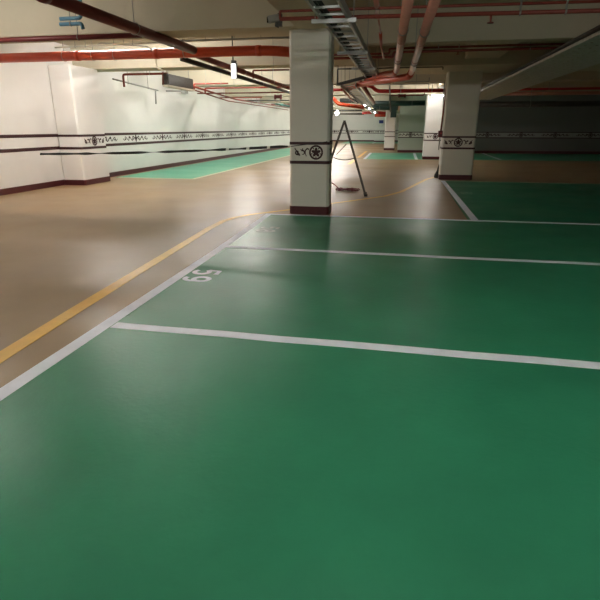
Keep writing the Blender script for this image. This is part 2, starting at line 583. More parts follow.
GLYPH = {
    '5': [[(.85, 1.0), (.18, 1.0), (.10, .55)] + arc(.47, .33, .38, .30, 140, -140)],
    '9': [arc(.5, .68, .36, .30, 0, 360, 20), [(.86, .68)] + arc(.46, .34, .40, .32, 25, -120)],
    '8': [arc(.5, .75, .33, .24, 0, 360, 20), arc(.5, .26, .38, .27, 0, 360, 20)],
    '6': [arc(.5, .32, .36, .30, 0, 360, 20), [(.14, .32)] + arc(.54, .66, .40, .32, 205, 60)],
    '0': [arc(.5, .5, .36, .48, 0, 360, 24)],
}


def number(txt, xb, y0, h, w, gap, lw, material, label):
    t = thing('bay_number', (xb, y0, 0), label, 'painted number', 'bay numbers')
    for k, ch in enumerate(txt):
        mb = MB()
        for js, st in enumerate(GLYPH[ch]):
            zz = .0030 + .0006 * js
            pts = [Vector((xb + h * b, y0 - (w + gap) * k - w * a, 0)) for a, b in st]
            n = len(pts)
            vs = []
            for i in range(n):
                d = (pts[min(n - 1, i + 1)] - pts[max(0, i - 1)]).normalized()
                if n > 18 and i in (0, n - 1):
                    d = (pts[1] - pts[n - 2]).normalized()
                nn = Vector((-d.y, d.x, 0)) * lw / 2
                for q in (pts[i] + nn, pts[i] - nn):
                    vs.append((q.x, q.y, zz))
                for q in (pts[i] + nn, pts[i] - nn):
                    vs.append((q.x, q.y, .0016))
            fs = []
            for i in range(n - 1):
                a, b = 4 * i, 4 * i + 4
                fs += [(a, a + 1, b + 1, b), (a, b, b + 2, a + 2), (a + 1, a + 3, b + 3, b + 1)]
            mb.add(vs, fs)
        mb.build('digit', M[material], t)


number('59', -2.035, 4.80, .255, .19, .05, .050, 'white', 'white number 59 painted on the green bay floor')
number('58', -1.99, 7.28, .24, .185, .05, .046, 'faded', 'faded white bay number near the foot of the middle pillar')
number('60', 1.34, 12.35, .24, .185, .05, .034, 'faded', 'very worn white bay number on the green floor in front of the right pillar')


# ------------------------------------------------------------------ pipes
def pipe(name, label, pts, r, material, cat='pipe', bend=0.0, group=None, couplings=(), rods=(), rod_top=ZS, rod_r=.007, n=12, elbows=()):
    pts = [Vector(p) for p in pts]
    o = MB().tube(pts, r, n, bend).build(name, M[material], smooth=True)
    tag(o, label, cat, group, 'thing')
    for i, t, rr, L in couplings:
        a, b = pts[i], pts[i + 1]
        p = a.lerp(b, t)
        d = (b - a).normalized() * L / 2
        MB().tube([p - d, p + d], r * rr, n).build('coupling', M[material], o, smooth=True)
    if not rods:
        i = max(range(len(pts) - 1), key=lambda j: (pts[j + 1] - pts[j]).length)
        dd = pts[i + 1] - pts[i]
        if abs(dd.z) < .5 * dd.length:
            rods = [(i, .3), (i, .75)] if dd.length > 1.2 else [(i, .5)]
    for i, t in rods:
        p = pts[i].lerp(pts[i + 1], t)
        rod_top = soffit(p.x, p.y)
        ax = (pts[i + 1] - pts[i]).normalized()
        h = MB()
        h.tube([(p.x, p.y, p.z + r * .9), (p.x, p.y, rod_top)], rod_r, 6)
        sd = ax.cross(Vector((0, 0, 1))).normalized()
        ring = [p + (sd * math.cos(2 * PI * k / 16) + Vector((0, 0, 1)) * math.sin(2 * PI * k / 16)) * (r * 1.12) for k in range(17)]
        h.tube(ring, max(.004, rod_r * .9), 5)
        h.build('hanger_rod', M['grey'], o, smooth=True)
    return o


def H(a, b, Y=None):
    return at(*a), at(*b)


S = 'sprinkler pipes'
# left: big dark red pipe under the beam, orange red main, thin parallel
z1 = at(190, 49, 9.75)
xq = z1.x
pipe('drain_pipe', 'thick dark red pipe slanting from the top left corner under the beam', [(xq - .02, 4.6, z1.z + .01), (xq, 8.2, z1.z), (xq, 9.93, z1.z)], .075, 'dkred', bend=.15, rods=[(0, .86)], rod_top=ZS, couplings=[(0, .30, 1.12, .12)])
a, b = at(40, 56.5, 10.0), at(268, 51, 10.0)
zz = (a.z + b.z) / 2
pipe('fire_main_pipe', 'thick orange red pipe running level across the top left to the middle pillar', [(-8.4, 10.0, zz), (b.x, 10.0, zz), (b.x + .55, 10.25, zz - .02), (b.x + .75, 11.2, zz - .04)], .088, 'red', bend=.3, rods=[(0, .28), (0, .39), (0, .47), (0, .72)], couplings=[(0, .33, 1.08, .10), (0, .62, 1.08, .10), (0, .97, 1.08, .10)])
a = at(75, 37.5, 7.95)
pipe('branch_pipe', 'dark red pipe just above the orange red main in the top left', [(-8.3, 7.95, a.z), (xq - .03, 7.95, a.z)], .036, 'dkred', group=S)
a = at(75, 46.5, 9.75)
b = at(160, 42.5, 9.75)
pipe('conduit', 'thin white conduit lying just above the orange red main pipe', [at(55, 47.6, 9.75), b], .016, 'whitepl', 'conduit', rods=[(0, .20), (0, .30), (0, .75)], rod_r=.006)
pipe('conduit', 'thin grey conduit bent above the orange red main pipe', [at(96, 46, 9.9), at(100, 43, 9.9), at(148, 46.5, 9.9), at(152, 50, 9.9)], .012, 'grey', 'conduit', bend=.05)
a = at(180, 41, 9.25)
pipe('conduit', 'thin grey rail pipe hung under the ceiling left of the middle pillar', [(a.x, 9.25, a.z), (-1.6, 9.25, a.z)], .014, 'grey', 'conduit', rods=[(0, .02), (0, .2), (0, .42), (0, .62), (0, .92)], rod_r=.006)
for k, (p, q, r) in enumerate((((60, 18), (81, 18), (83, 12)), ((60, 24), (81.5, 23.5), (83, 29)))):
    pts = [at(*p, 7.4), at(*q, 7.4), at(*r, 7.4)]
    pts[0].z = pts[1].z
    if k == 0:
        pts[2].z = ZS
    pipe('water_pipe', ('upper' if k == 0 else 'lower') + ' of two short blue pipes at the top left edge, bent ' + ('up' if k == 0 else 'down'), pts, .026, 'blue', bend=.05)

# long bundle running into the distance left of the middle pillar
zb = at(290, 96, 22).z
xb = at(178, 58, 9.9).x
pipe('service_duct', 'long grey service duct running into the distance under the left beams', [(-4.36, 10.2, 2.68), (-4.36, 30, 2.65)], .055, 'dkmetal', 'duct', n=4)
pipe('drain_pipe', 'long pale red pipe beside the grey service duct on the left', [(-4.02, 10.2, 2.72), (-4.02, 30, 2.69)], .055, 'dkpink', couplings=[(0, .15, 1.15, .12), (0, .35, 1.15, .12)])
pipe('drain_pipe', 'dark red pipe between the grey service duct and the beams on the left', [(-4.19, 10.2, 2.77), (-4.19, 28, 2.75)], .035, 'dkred')
pipe('sprinkler_pipe', 'thin red pipe running along above the left green strip', [at(165, 78, 14.2), at(236, 99.5, 22), at(290, 108, 32)], .028, 'thinred', group=S)
pipe('sprinkler_pipe', 'second thin red pipe beside the one above the left green strip', [at(165, 80.5, 14.2), at(228, 101, 22), at(288, 110, 33)], .022, 'thinred', group=S)

# sprinkler branches across, left side
a, b = at(123, 74.5, 14.3), at(168, 74, 14.3)
pipe('sprinkler_pipe', 'thin red pipe with a dropped end beside the dark louver box', [(b.x, 14.3, a.z), (a.x, 14.3, a.z), (a.x, 14.3, at(123, 87, 14.3).z)], .03, 'thinred', bend=.06, group=S, rods=[(0, .4)], rod_r=.006)
pipe('sprinkler_pipe', 'thin red drop pipe just left of the dark louver box', [at(163, 72, 14.5), at(163, 85, 14.5)], .026, 'thinred', group=S)
pipe('conduit', 'thin grey conduit slanting along the top of the left wall', [at(113, 79, 14.0), at(158, 90.5, 16.9)], .022, 'grey', 'conduit')
pipe('conduit', 'short grey drop pipe below the slanting conduit on the left wall', [at(155.5, 91, 16.75), at(156, 104, 16.75)], .025, 'grey', 'conduit')
pipe('conduit', 'curved tan conduit on the beam above the left wall', [at(154.5, 54, 12.95), at(156, 67, 12.95), at(164, 71, 12.95)], .016, 'beam', 'conduit', bend=.08)
for k, (x0, x1, y, Y, lab) in enumerate((
        (194, 228, 84, 17.2, 'short red sprinkler branch right of the dark louver box'),
        (205, 290, 88.3, 17.9, 'level red pipe just below the foot of the hanging lit sign'),
        (196, 290, 93.5, 21.5, 'thin red sprinkler branch below the hanging lit sign'),
        (204, 262, 98, 24.0, 'second thin red sprinkler branch below the hanging lit sign'),
        (226, 290, 101, 28.0, 'thin grey red branch near the small dark red valve'),
        (247, 290, 104.5, 34.0, 'farthest thin red branch above the left green strip'))):
    p, q = at(x0, y, Y), at(x1, y, Y)
    q.z = p.z
    pipe('sprinkler_pipe', lab, [(p.x, Y, p.z - .16), p, q], .026 if k < 4 else .03, 'thinred' if k != 4 else 'dkmetal', bend=.04, group=S, rods=[(1, .35), (1, .8)], rod_r=.006)
p, q = at(253, 70.5, 12.6), at(294, 70, 12.6)
pipe('sprinkler_pipe', 'thin dark red pipe with a dropped end just left of the middle pillar', [(p.x, 12.6, p.z - .18), p, (q.x, 12.6, p.z)], .02, 'thinred', bend=.03, group=S)
pipe('water_pipe', 'short teal pipe in the distance just left of the middle pillar', [at(276, 104, 30), at(294, 107, 26)], .05, 'tealp')

t = thing('pipe_valve', at(278, 97, 22), 'small dark red valve on the distant pipes just left of the middle pillar', 'valve')
v = at(278, 97, 22)
MB().tube([(v.x, 22, v.z), (v.x, 22, soffit(v.x, 22))], .012, 6).build('rod', M['grey'], t)
MB().box(v.x - .14, v.x + .14, 21.92, 22.08, v.z - .05, v.z + .07).build('body', M['dkred'], t, bevel=.01)
for sg in (-1, 1):
    MB().tube([(v.x + sg * .12, 22, v.z - .10), (v.x + sg * .12, 22, v.z + .09)], .05, 10).build('flange', M['dkred'], t, smooth=True)

# louver box by the left wall
t = thing('louver_box', (-7.6, 15.5, 2.4), 'dark brown louvered ventilation box high beside the left wall', 'ventilation box')
bx, by0, by1, bz = -6.5, 14.1, 15.95, at(180, 87, 14.9).z
MB().box(bx - .10, bx, by0, by1, bz, ZB - .02).build('casing', M['brown'], t)
lb = MB()
for k in range(9):
    z = bz + .05 + k * (ZB - .08 - bz) / 9
    lb.bar((bx + .012, by0 + .05, z), (bx + .012, by1 - .05, z), .022, (ZB - bz) / 9 * .7)
lb.build('louver_grille', M['brown'], t)
MB().box(bx - .13, bx + .04, by0 - .02, by1 + .02, bz - .05, bz).build('bottom_frame', M['beam'], t)
MB().tube([(bx - .05, by0 + .2, ZB - .02), (bx - .05, by0 + .2, soffit(bx, by0 + .2))], .01, 6).build('rod', M['grey'], t)
MB().tube([(bx - .05, by1 - .2, ZB - .02), (bx - .05, by1 - .2, soffit(bx, by1 - .2))], .01, 6).build('rod', M['grey'], t)
t = thing('junction_box', at(184, 91, 18.5), 'small grey box with a stub pipe below the louver box on the left wall', 'junction box')
p = at(184.5, 91, 18.5)
MB().box(p.x - .10, p.x + .10, 18.4, 18.6, p.z - .09, p.z + .09).build('body', M['grey'], t, bevel=.01)
MB().tube([(p.x - .10, 18.5, p.z), (XL, 18.5, p.z + .01)], .025, 8).build('stub_pipe', M['grey'], t, smooth=True)

# pair of sprinkler pipes across the front beam, and a camera at its end
p, q = at(280, 11.3, 6.8), at(280, 19, 6.8)
for k, (zc, r) in enumerate(((p.z, .016), (q.z, .023))):
    pts = [(p.x, 6.8, zc), (8.0, 6.8, zc - .12)]
    if k == 0:
        pts = [(p.x, 6.8, q.z), (p.x, 6.8, zc), (8.0, 6.8, zc - .10)]
    o = pipe('sprinkler_pipe', ('upper thinner' if k == 0 else 'lower thicker') + ' pipe of the red pair crossing the top right of the ceiling', pts, r, 'thinred', group=S, bend=.02, rods=[(1 - k, .29), (1 - k, .34)], rod_r=.012)
    if k == 1:
        for x in (491,):
            w = at(x, 17, 6.8)
            zc -= .045
            s_ = MB().tube([(w.x, 6.8, zc - .0), (w.x, 6.8, zc - .075)], [.014, .010], 8)
            s_.tube([(w.x, 6.8, zc - .075), (w.x, 6.8, zc - .085)], .035, 12)
            s_.build('sprinkler_head', M['thinred'], o, smooth=True)
# second pair behind the cross beam, with a jog
Y2 = 11.0
za, zb2, zc, zd = at(440, 47.3, Y2).z, at(440, 51, Y2).z, at(350, 54.5, Y2).z, at(350, 58, Y2).z
xj = at(391, 50, Y2).x
xe = at(331, 55, Y2).x
o = pipe('sprinkler_pipe', 'upper pipe of the red pair with a step, behind the cross beam', [(xe, Y2, zc), (xj - .03, Y2, zc), (xj - .03, Y2, za), (8.0, Y2, za)], .02, 'thinred', group=S, bend=.03, rods=[(2, .11), (2, .155)], rod_r=.009)
o = pipe('sprinkler_pipe', 'lower pipe of the red pair with a step, behind the cross beam', [(xe, Y2, zd), (xj + .05, Y2, zd), (xj + .05, Y2, zb2), (8.0, Y2, zb2)], .024, 'thinred', group=S, bend=.03)
w = at(458, 52, Y2)
s_ = MB().tube([(w.x, Y2, zb2 - .02), (w.x, Y2, zb2 - .06)], [.014, .01], 8)
s_.tube([(w.x, Y2, zb2 - .06), (w.x, Y2, zb2 - .07)], .035, 12)
s_.build('sprinkler_head', M['thinred'], o, smooth=True)

t = thing('security_camera', at(275, 20, 7.3), 'small grey security camera at the left end of the red pipe pair', 'security camera')
c0 = at(279, 19.5, 7.0)
c1 = at(268.5, 19.5, 7.0)
MB().bar(c0 + Vector((0, 0, .02)), c1 + Vector((.0, -.03, -.01)), .085, .08).build('housing', M['grey'], t, bevel=.008)
MB().tube([c1 + Vector((.01, -.03, -.01)), c1 + Vector((-.012, -.035, -.01))], .034, 14).build('lens', M['glass'], t, smooth=True)
kb = MB().tube([c0 + Vector((-.02, 0, 0)), c0 + Vector((-.035, .01, -.07)), c0 + Vector((-.01, .02, -.07))], .026, 8)
kb.build('bracket', M['dkmetal'], t, smooth=True)
MB().box(c0.x - .012, c0.x + .03, 6.98, 7.06, c0.z - .075, c0.z + .07).build('mount_plate', M['dkmetal'], t)

# pale red lagged pipes dropping to the red pipes
KP = 'pale red lagged pipes'
A = [at(437.5, -8, 5.4), at(411, 73, 11.5)]
pr1 = pipe('lagged_pipe', 'right one of the two thick pale red pipes running down the ceiling', A, .056, 'pink', group=KP, couplings=[(0, .42, 1.1, .05), (0, .70, 1.1, .05)], n=16)
B = [at(409.5, -8, 5.4), at(396.3, 71, 11.2)]
pr2 = pipe('lagged_pipe', 'left one of the two thick pale red pipes running down the ceiling', B, .056, 'pink', group=KP, couplings=[(0, .42, 1.1, .05), (0, .70, 1.1, .05)], n=16)
o = pipe('lagged_pipe', 'slim pale red pipe ending above the sprinkler pipes right of the cable ladder', [at(375, -6, 6.3), at(378.3, 17, 7.3)], .030, 'pink', group=KP, couplings=[(0, .92, 1.25, .06)])
MB().tube([at(378.3, 17, 7.3), at(380.5, 33, 8.6)], .014, 8).build('thin_section', M['pink'], o, smooth=True)
MB().tube([at(380.5, 33, 8.6), at(381, 45, 9.7)], .026, 10).build('red_sleeve', M['red'], o, smooth=True)
MB().tube([at(381, 45, 9.7), at(383.5, 58.5, 10.4)], .018, 8).build('tail_section', M['pink'], o, smooth=True)
pipe('fire_main_pipe', 'orange red pipe joining the end of the right pale red pipe', [at(411.3, 72, 11.45), at(409.5, 76.5, 11.6), at(385, 80.5, 12.6), at(360, 84.5, 14.5), at(346, 89, 17)], .068, 'red', bend=.12, n=14)
pipe('fire_main_pipe', 'orange red pipe joining the end of the left pale red pipe', [at(396.3, 70, 11.15), at(394, 73.5, 11.4), at(384, 74.5, 12.6), at(366, 79, 14.5)], .062, 'red', bend=.12, n=14)
zc = at(400, 91, 19.5).z
pipe('fire_main_pipe', 'crimson pipe running level to the lit white pillar', [at(366, 85.5, 19.5), at(371.5, 86, 19.5), (at(377, 91, 19.5).x, 19.5, zc), (at(446, 91, 19.5).x, 19.5, zc)], .065, 'crimson', bend=.2, rods=[(2, .35), (2, .80)], rod_r=.012)
pipe('sprinkler_pipe', 'thin dark red pipe below the level crimson pipe', [at(389, 95.6, 20.5), at(424, 95.2, 20.5), at(425.5, 90, 20.5)], .022, 'dkred', group=S, bend=.04)
t = thing('pipe_valve', at(402, 95.5, 20.4), 'small dark red valve below the level crimson pipe', 'valve')
v = at(402, 95.6, 20.4)
MB().tube([(v.x, 20.4, v.z), (v.x, 20.4, soffit(v.x, 20.4))], .010, 6).build('rod', M['grey'], t)
MB().box(v.x - .11, v.x + .11, 20.33, 20.47, v.z - .05, v.z + .04).build('body', M['dkred'], t, bevel=.01)
for sg in (-1, 1):
    MB().tube([(v.x + sg * .11, 20.4, v.z - .07), (v.x + sg * .11, 20.4, v.z + .05)], .035, 10).build('flange', M['dkred'], t, smooth=True)
for k, (x0, x1, y, Y, lab) in enumerate(((378, 429, 82.3, 18.2, 'upper thin grey conduit above the level crimson pipe'), (378, 429, 84.6, 18.2, 'lower thin grey conduit above the level crimson pipe, bent down at its end'))):
    p, q = at(x0, y, Y), at(x1, y, Y)
    q.z = p.z
    pts = [p, q, Vector((q.x, Y, p.z + .12))] if k == 0 else [p, q, Vector((q.x, Y, p.z - .2))]
    pipe('conduit', lab, pts, .017, 'grey', 'conduit', bend=.03)
p, q = at(337.5, 69.3, 13.8), at(443, 68.2, 13.8)
pipe('conduit', 'thin dark conduit along the beam between the middle and right pillars', [(p.x, 13.8, at(337, 86, 13.8).z), (p.x, 13.8, 2.80), (q.x, 13.8, 2.80), (q.x, 13.8, 2.74)], .014, 'dkmetal', 'conduit', bend=.02)
pipe('conduit', 'thin grey vertical pipe dropping in front of the grey green wall', [at(389.5, 78, 18), at(390.5, 112, 18)], .024, 'grey', 'conduit')
pipe('fire_main_pipe', 'orange red pipe with a bend just right of the middle pillar', [at(331, 98.5, 23), at(334, 98.8, 23), at(338, 104, 23), at(364, 107.5, 23)], .075, 'red', bend=.12)
pipe('fire_main_pipe', 'bright red stub of pipe beside the lit edge of the middle pillar', [at(332, 90, 18), at(350, 89.5, 18)], .045, 'crimson')
pipe('service_duct', 'dark lagged duct behind the bent orange red pipe', [at(340, 100.5, 25), at(359, 101, 25)], .10, 'dkmetal', 'duct')
pipe('service_duct', 'dark green level duct in front of the grey green wall top', [at(374, 103.5, 29), (at(374, 103.5, 29).lerp(at(425, 103, 29), 1))], .13, 'teal', 'duct')
pipe('service_duct', 'lower dark green duct above the narrow white pillar', [at(372, 107.5, 31), at(398, 108, 31)], .13, 'teal', 'duct')
p = at(394, 106, 30.5)
q = at(394, 117.5, 30.5)
t = tag(MB().box(p.x - .16, p.x + .16, 30.3, 30.6, q.z, p.z).build('drop_box', M['teal']), 'dark teal box hanging beside the grey green wall top', 'box', kind='thing')
pipe('fire_main_pipe', 'red pipe cluster end above the blue sign', [at(362, 113, 40), at(374, 112.5, 40), at(386, 113.2, 40)], .10, 'crimson')
pipe('fire_main_pipe', 'lower red pipe above the blue sign', [at(375, 115.3, 44), at(386, 115.3, 44)], .13, 'red')
pipe('conduit', 'dark level pipe across the far end above the ladder', [at(333, 110.5, 36), at(362, 110.5, 36)], .05, 'dkmetal', 'conduit')
pipe('conduit', 'brown level pipe across the far end behind the ladder top', [at(333, 113.8, 42), at(364, 114, 42)], .06, 'brown', 'conduit')

# ------------------------------------------------------------------ ladder tray near the middle pillar


def ladder_tray(name, label, x0, x1, z, ya, yb, pitch, rail_h=.09, cross=(), rail_mat='steel'):
    t = thing(name, ((x0 + x1) / 2, ya, z), label, 'cable tray')
    for x in (x0, x1):
        rb = MB()
        sg = 1 if x == x0 else -1
        rb.box(x - .004, x + .004, ya, yb, z, z + rail_h)
        rb.box(min(x, x + sg * .028), max(x, x + sg * .028), ya, yb, z, z + .005)
        rb.box(min(x, x + sg * .028), max(x, x + sg * .028), ya, yb, z + rail_h - .005, z + rail_h)
        rb.build('side_rail', M[rail_mat], t)
    y = ya + pitch * .5
    while y < yb:
        MB().box(x0, x1, y - .013, y + .013, z + .012, z + .034).build('rung', M[rail_mat], t)
        y += pitch
    return t


TL = at(359, 76, 14.2)
zt = 2.56
tx0 = at(325, 26, (zt - 1.4) / (at(325, 26, 1).z - 1.4)).x
tx1 = -.03 + at(355, 26, (zt - 1.4) / (at(355, 26, 1).z - 1.4)).x
lt = ladder_tray('cable_ladder_tray', 'grey ladder type cable tray running along the ceiling from the top middle', tx0, tx1, zt, 4.6, 13.4, .36)
ca = MB()
for k in range(3):
    x = tx0 + .045 + .03 * k
    ca.tube([(x, 4.6, zt + .046 + .008 * (k % 2)), (x + .006, 9, zt + .046), (x - .004, 13.4, zt + .05)], .013, 6)
tag(ca.build('cable_bundle', M['black'], smooth=True), 'black cables lying in the grey ladder tray', 'cable', kind='thing')
yb_ = (zt - .02 - 1.4) / (at(333, 20.5, 1).z - 1.4)
t = thing('trapeze_hanger', (tx0, yb_, zt), 'light grey bracket bar with rods carrying the ladder tray', 'bracket')
MB().box(tx0 - .09, tx1 + .09, yb_ - .02, yb_ + .02, zt - .045, zt - .002).build('bar', M['steel'], t)
for x in (tx0 - .05, tx1 + .06):
    MB().tube([(x, yb_, zt - .04), (x, yb_, ZB if -1.72 < x < -1.22 else ZS)], .006, 6).build('rod', M['grey'], t, smooth=True)
for yy, nm in ((8.9, 'second'), (11.2, 'third')):
    t = thing('trapeze_hanger', (tx0, yy, zt), f'{nm} grey bracket under the ladder tray, counting from the camera', 'bracket')
    MB().box(tx0 - .12, tx1 + .04, yy - .02, yy + .02, zt - .045, zt - .002).build('bar', M['steel'], t)
    for x in (tx0 - .08, tx1 + .03):
        MB().tube([(x, yy, zt - .04), (x, yy, ZS)], .006, 6).build('rod', M['grey'], t, smooth=True)
# crossing cross-bar where the tray steps over to the next length
a, b = at(338, 84.5, 13.4), at(372, 75.5, 13.4)
t = thing('tray_joint', (a + b) / 2, 'slanting grey bar where the ladder tray steps down to the next length', 'bracket')
MB().bar(a, b, .06, .07).build('bar', M['dkmetal'], t)
MB().tube([at(338, 84.5, 13.4), at(338, 60, 13.4)], .010, 6).build('rod', M['dkmetal'], t, smooth=True)
MB().tube([at(345, 82, 13.4), at(345, 62, 13.4)], .006, 6).build('rod', M['dkmetal'], t, smooth=True)
# second length, further on
T2a, T2b = at(348, 84.5, 14.2), at(375.5, 113.5, 40)
t2 = thing('cable_ladder_tray', T2a, 'farther shiny length of cable tray, hung with lit lamps, leading to the back', 'cable tray')
dv = (T2b - T2a)
sx = dv.cross(Vector((0, 0, 1))).normalized() * .19
for sg in (-1, 1):
    MB().bar(T2a + sx * sg, T2b + sx * sg, .02, .10).build('side_rail', M['steel'], t2)
for k in range(34):
    p = T2a.lerp(T2b, (k + .5) / 34)
    MB().bar(p - sx, p + sx, .05, .025).build('rung', M['steel'], t2)
pipe('lagged_pipe', 'brownish red pipe running beside the farther cable tray', [at(359, 80, 14.2), at(371, 99, 24), at(377, 108, 36)], .05, 'pink', group=KP)
pipe('lagged_pipe', 'second brownish red pipe beside the farther cable tray', [at(363, 84, 15), at(373, 100, 25), at(378, 108, 36)], .04, 'thinred', group=KP)
pipe('conduit', 'thin tan conduit along the left of the farther cable tray', [at(343, 90, 16), at(352, 100, 22), at(364, 108, 32)], .03, 'pink', 'conduit')

# wide perforated tray on the right
wx0, wx1, wz = 2.36, 3.45, 2.53
t = thing('perforated_cable_tray', (wx0, 18, wz), 'wide grey perforated cable tray on the right behind the right pillar', 'cable tray')
pm = MB()
ys = [3.5 + .28 * k for k in range(73)]
# bottom sheet with rows of slots left open
cols = 7
cw = (wx1 - wx0) / cols
for c in range(cols):
    x0 = wx0 + c * cw
    pm.box(x0, x0 + cw * .72, 3.5, 24.0, wz, wz + .004)
for y in ys:
    for c in range(cols):
        x0 = wx0 + c * cw + cw * .72
        pm.box(x0, x0 + cw * .28, y, y + .20, wz, wz + .004)
pm.build('bottom_sheet', M['traysteel'], t)
for x in (wx0, wx1):
    MB().box(x - .004, x + .004, 3.5, 24.0, wz, wz + .045).build('side_rail', M['traysteel'], t)
ca = MB()
for k in range(6):
    x = wx0 + .06 + .05 * k
    ca.tube([(x + random.uniform(-.02, .02), y, wz + .10 + random.uniform(0, .03)) for y in (3.5, 6, 8.5, 11, 14, 17, 20, 23.8)], .025, 6)
tag(ca.build('cable_bundle', M['black'], smooth=True), 'black cables lying in the wide perforated tray on the right', 'cable', kind='thing')
p, q = at(500, 94, 24), at(540, 92, 24)
pipe('drain_pipe', 'pale level pipe far off on the right below the perforated tray', [(p.x, 24, p.z), (q.x + 4, 24, p.z)], .07, 'pink')
pipe('fire_main_pipe', 'crimson level pipe just above the pale pipe far off on the right', [(p.x + .3, 24, p.z + .17), (q.x + 4, 24, p.z + .17)], .05, 'crimson')
p, q = at(479, 104.5, 22), at(540, 101.5, 22)
pipe('service_duct', 'dark level duct across the top of the dark right wall', [(p.x, 22, p.z), (q.x + 4, 22, p.z)], .11, 'dkmetal', 'duct')

# ------------------------------------------------------------------ right pillar fittings
pipe('riser_pipe', 'thin red riser pipe down the left edge of the right pillar', [at(449.3, 66, 15.6), at(445, 100, 15.6), at(440.5, 134, 15.6)], .020, 'thinred')
pipe('conduit', 'thin grey conduit beside the red riser on the right pillar', [at(444.5, 82, 15.75), at(443, 110, 15.75), at(438.5, 150, 15.75)], .016, 'grey', 'conduit')
p = at(440.3, 134, 15.5)
t = thing('alarm_box', p, 'small red alarm box on the left edge of the right pillar', 'alarm box')
MB().box(1.05 - .12, 1.05 - .001, 15.42, 15.62, p.z - .09, p.z + .09).build('casing', M['dkred'], t, bevel=.01)
MB().tube([(1.0, 15.42, p.z + .02), (1.0, 15.405, p.z + .02)], .025, 12).build('button', M['crimson'], t, smooth=True)
# dark bundle behind the right pillar's foot
bm_ = MB()
p = at(436, 176, 15.9)
prof = [(0, .13), (.08, .15), (.20, .12), (.30, .10), (.38, .085), (.44, .05), (.47, .01)]
n = 14
vs = []
for z, r in prof:
    for k in range(n):
        a = 2 * PI * k / n
        rr = r * (1 + .18 * math.sin(3 * a + z * 9) + .08 * math.sin(7 * a))
        vs.append((p.x + .06 + .16 * z + rr * math.cos(a) * .8, 15.9 + rr * math.sin(a), z))
fs = [tuple(reversed(range(n)))] + [(i * n + k, i * n + (k + 1) % n, (i + 1) * n + (k + 1) % n, (i + 1) * n + k) for i in range(len(prof) - 1) for k in range(n)] + [tuple((len(prof) - 1) * n + k for k in range(n))]
tag(bm_.add(vs, fs).build('cloth_bundle', M['cloth'], smooth=True), 'small dark bundle on the floor behind the left foot of the right pillar', 'bundle', kind='thing')

# ------------------------------------------------------------------ step ladder, cord
apex = at(344.5, 121.5, 11.5)
fr = Vector((-0.76, 11.30, 0))
fl = Vector((2 * apex.x - fr.x - .02, 11.62, 0))
vw = Vector((apex.x, apex.y, 0)).normalized()        # rungs run along the line of sight
t = thing('step_ladder', (apex.x, apex.y, 0), 'dark folding step ladder standing open behind the middle pillar', 'ladder')
for foot, nm in ((fr, 'front'), (fl, 'rear')):
    top = Vector((apex.x + (.012 if nm == 'front' else -.012), apex.y, apex.z - .02))
    for s in (-1, 1):
        a = foot + vw * (.17 * s)
        b = top + vw * (.10 * s)
        MB().bar(a, b, .046, .05, up=vw).build('stile', M['ladder'], t)
        MB().box(a.x - .035, a.x + .035, a.y - .03, a.y + .03, 0, .05).build('rubber_foot', M['black'], t)
    for k in range(1, 5):
        q = k / 5
        c = foot.lerp(top, q)
        wd = .17 + (.10 - .17) * q
        MB().bar(c - vw * wd, c + vw * wd, .05, .025).build('rung', M['ladder'], t)
MB().bar(apex - vw * .13, apex + vw * .13, .055, .04).build('top_cap', M['ladder'], t)
MB().bar(at(336.5, 154.5, 11.5), at(346.5, 144, 11.45), .012, .012).build('spreader_bar', M['ladder'], t)
rp = []
a, b = at(333.5, 157.5, 11.5), at(354.5, 158, 11.4)
for k in range(13):
    q = k / 12
    rp.append(a.lerp(b, q) + Vector((0, 0, -.045 * 4 * q * (1 - q))))
MB().tube(rp, .009, 6).build('spreader_rope', M['rope'], t, smooth=True)

cc = at(345.5, 190.5, 12.2)
cc = Vector((-1.27, 12.05, 0))
pts = []
for k in range(150):
    a = k * .30
    rr = .13 + .045 * math.sin(k * .21)
    pts.append((cc.x + .02 + .17 * math.sin(k * .037) + rr * .85 * math.cos(a), cc.y + rr * 1.3 * math.sin(a) * .9, .013 + .02 * abs(math.sin(k * .11)) + .008 * (k % 3)))
cb = MB().tube(pts, .011, 6)
cb.tube([(cc.x - .12, cc.y - .05, .02), (cc.x - .22, cc.y - .02, .10), at(333, 183.5, 12.2), at(327, 180, 12.3)], .012, 6, bend=.05)
tag(cb.build('electric_cord', M['cord'], smooth=True), 'coil of dark red cord lying on the floor by the ladder', 'cord', kind='thing')

# ------------------------------------------------------------------ barrier tape to the middle pillar
k0, k1, k2 = at(40, 154, 8.3), at(150, 151, 8.4), at(291, 146, 8.50)
n = 90
vs, fs, mi = [], [], []
for i in range(n + 1):
    q = i / n
    c = k0.lerp(k2, q) + Vector((0, 0, -.03 * 4 * q * (1 - q)))
    a = .9 * math.sin(q * 17) + .5 * math.sin(q * 41 + 1)
    w = .022
    d = Vector((0, math.sin(a) * w, math.cos(a) * w))
    nn = Vector((0, math.cos(a), -math.sin(a))) * .0012
    vs += [c + d + nn, c - d + nn, c + d - nn, c - d - nn]
for i in range(n):
    a, b = 4 * i, 4 * i + 4
    fs += [(a, a + 1, b + 1, b), (a + 2, b + 2, b + 3, a + 3), (a, b, b + 2, a + 2), (a + 1, a + 3, b + 3, b + 1)]
    mi += [1 if (i % 7 == 5 and i > 66) else 0] * 4
tp = MB()
tp.add(vs, fs)
tp.mi = mi
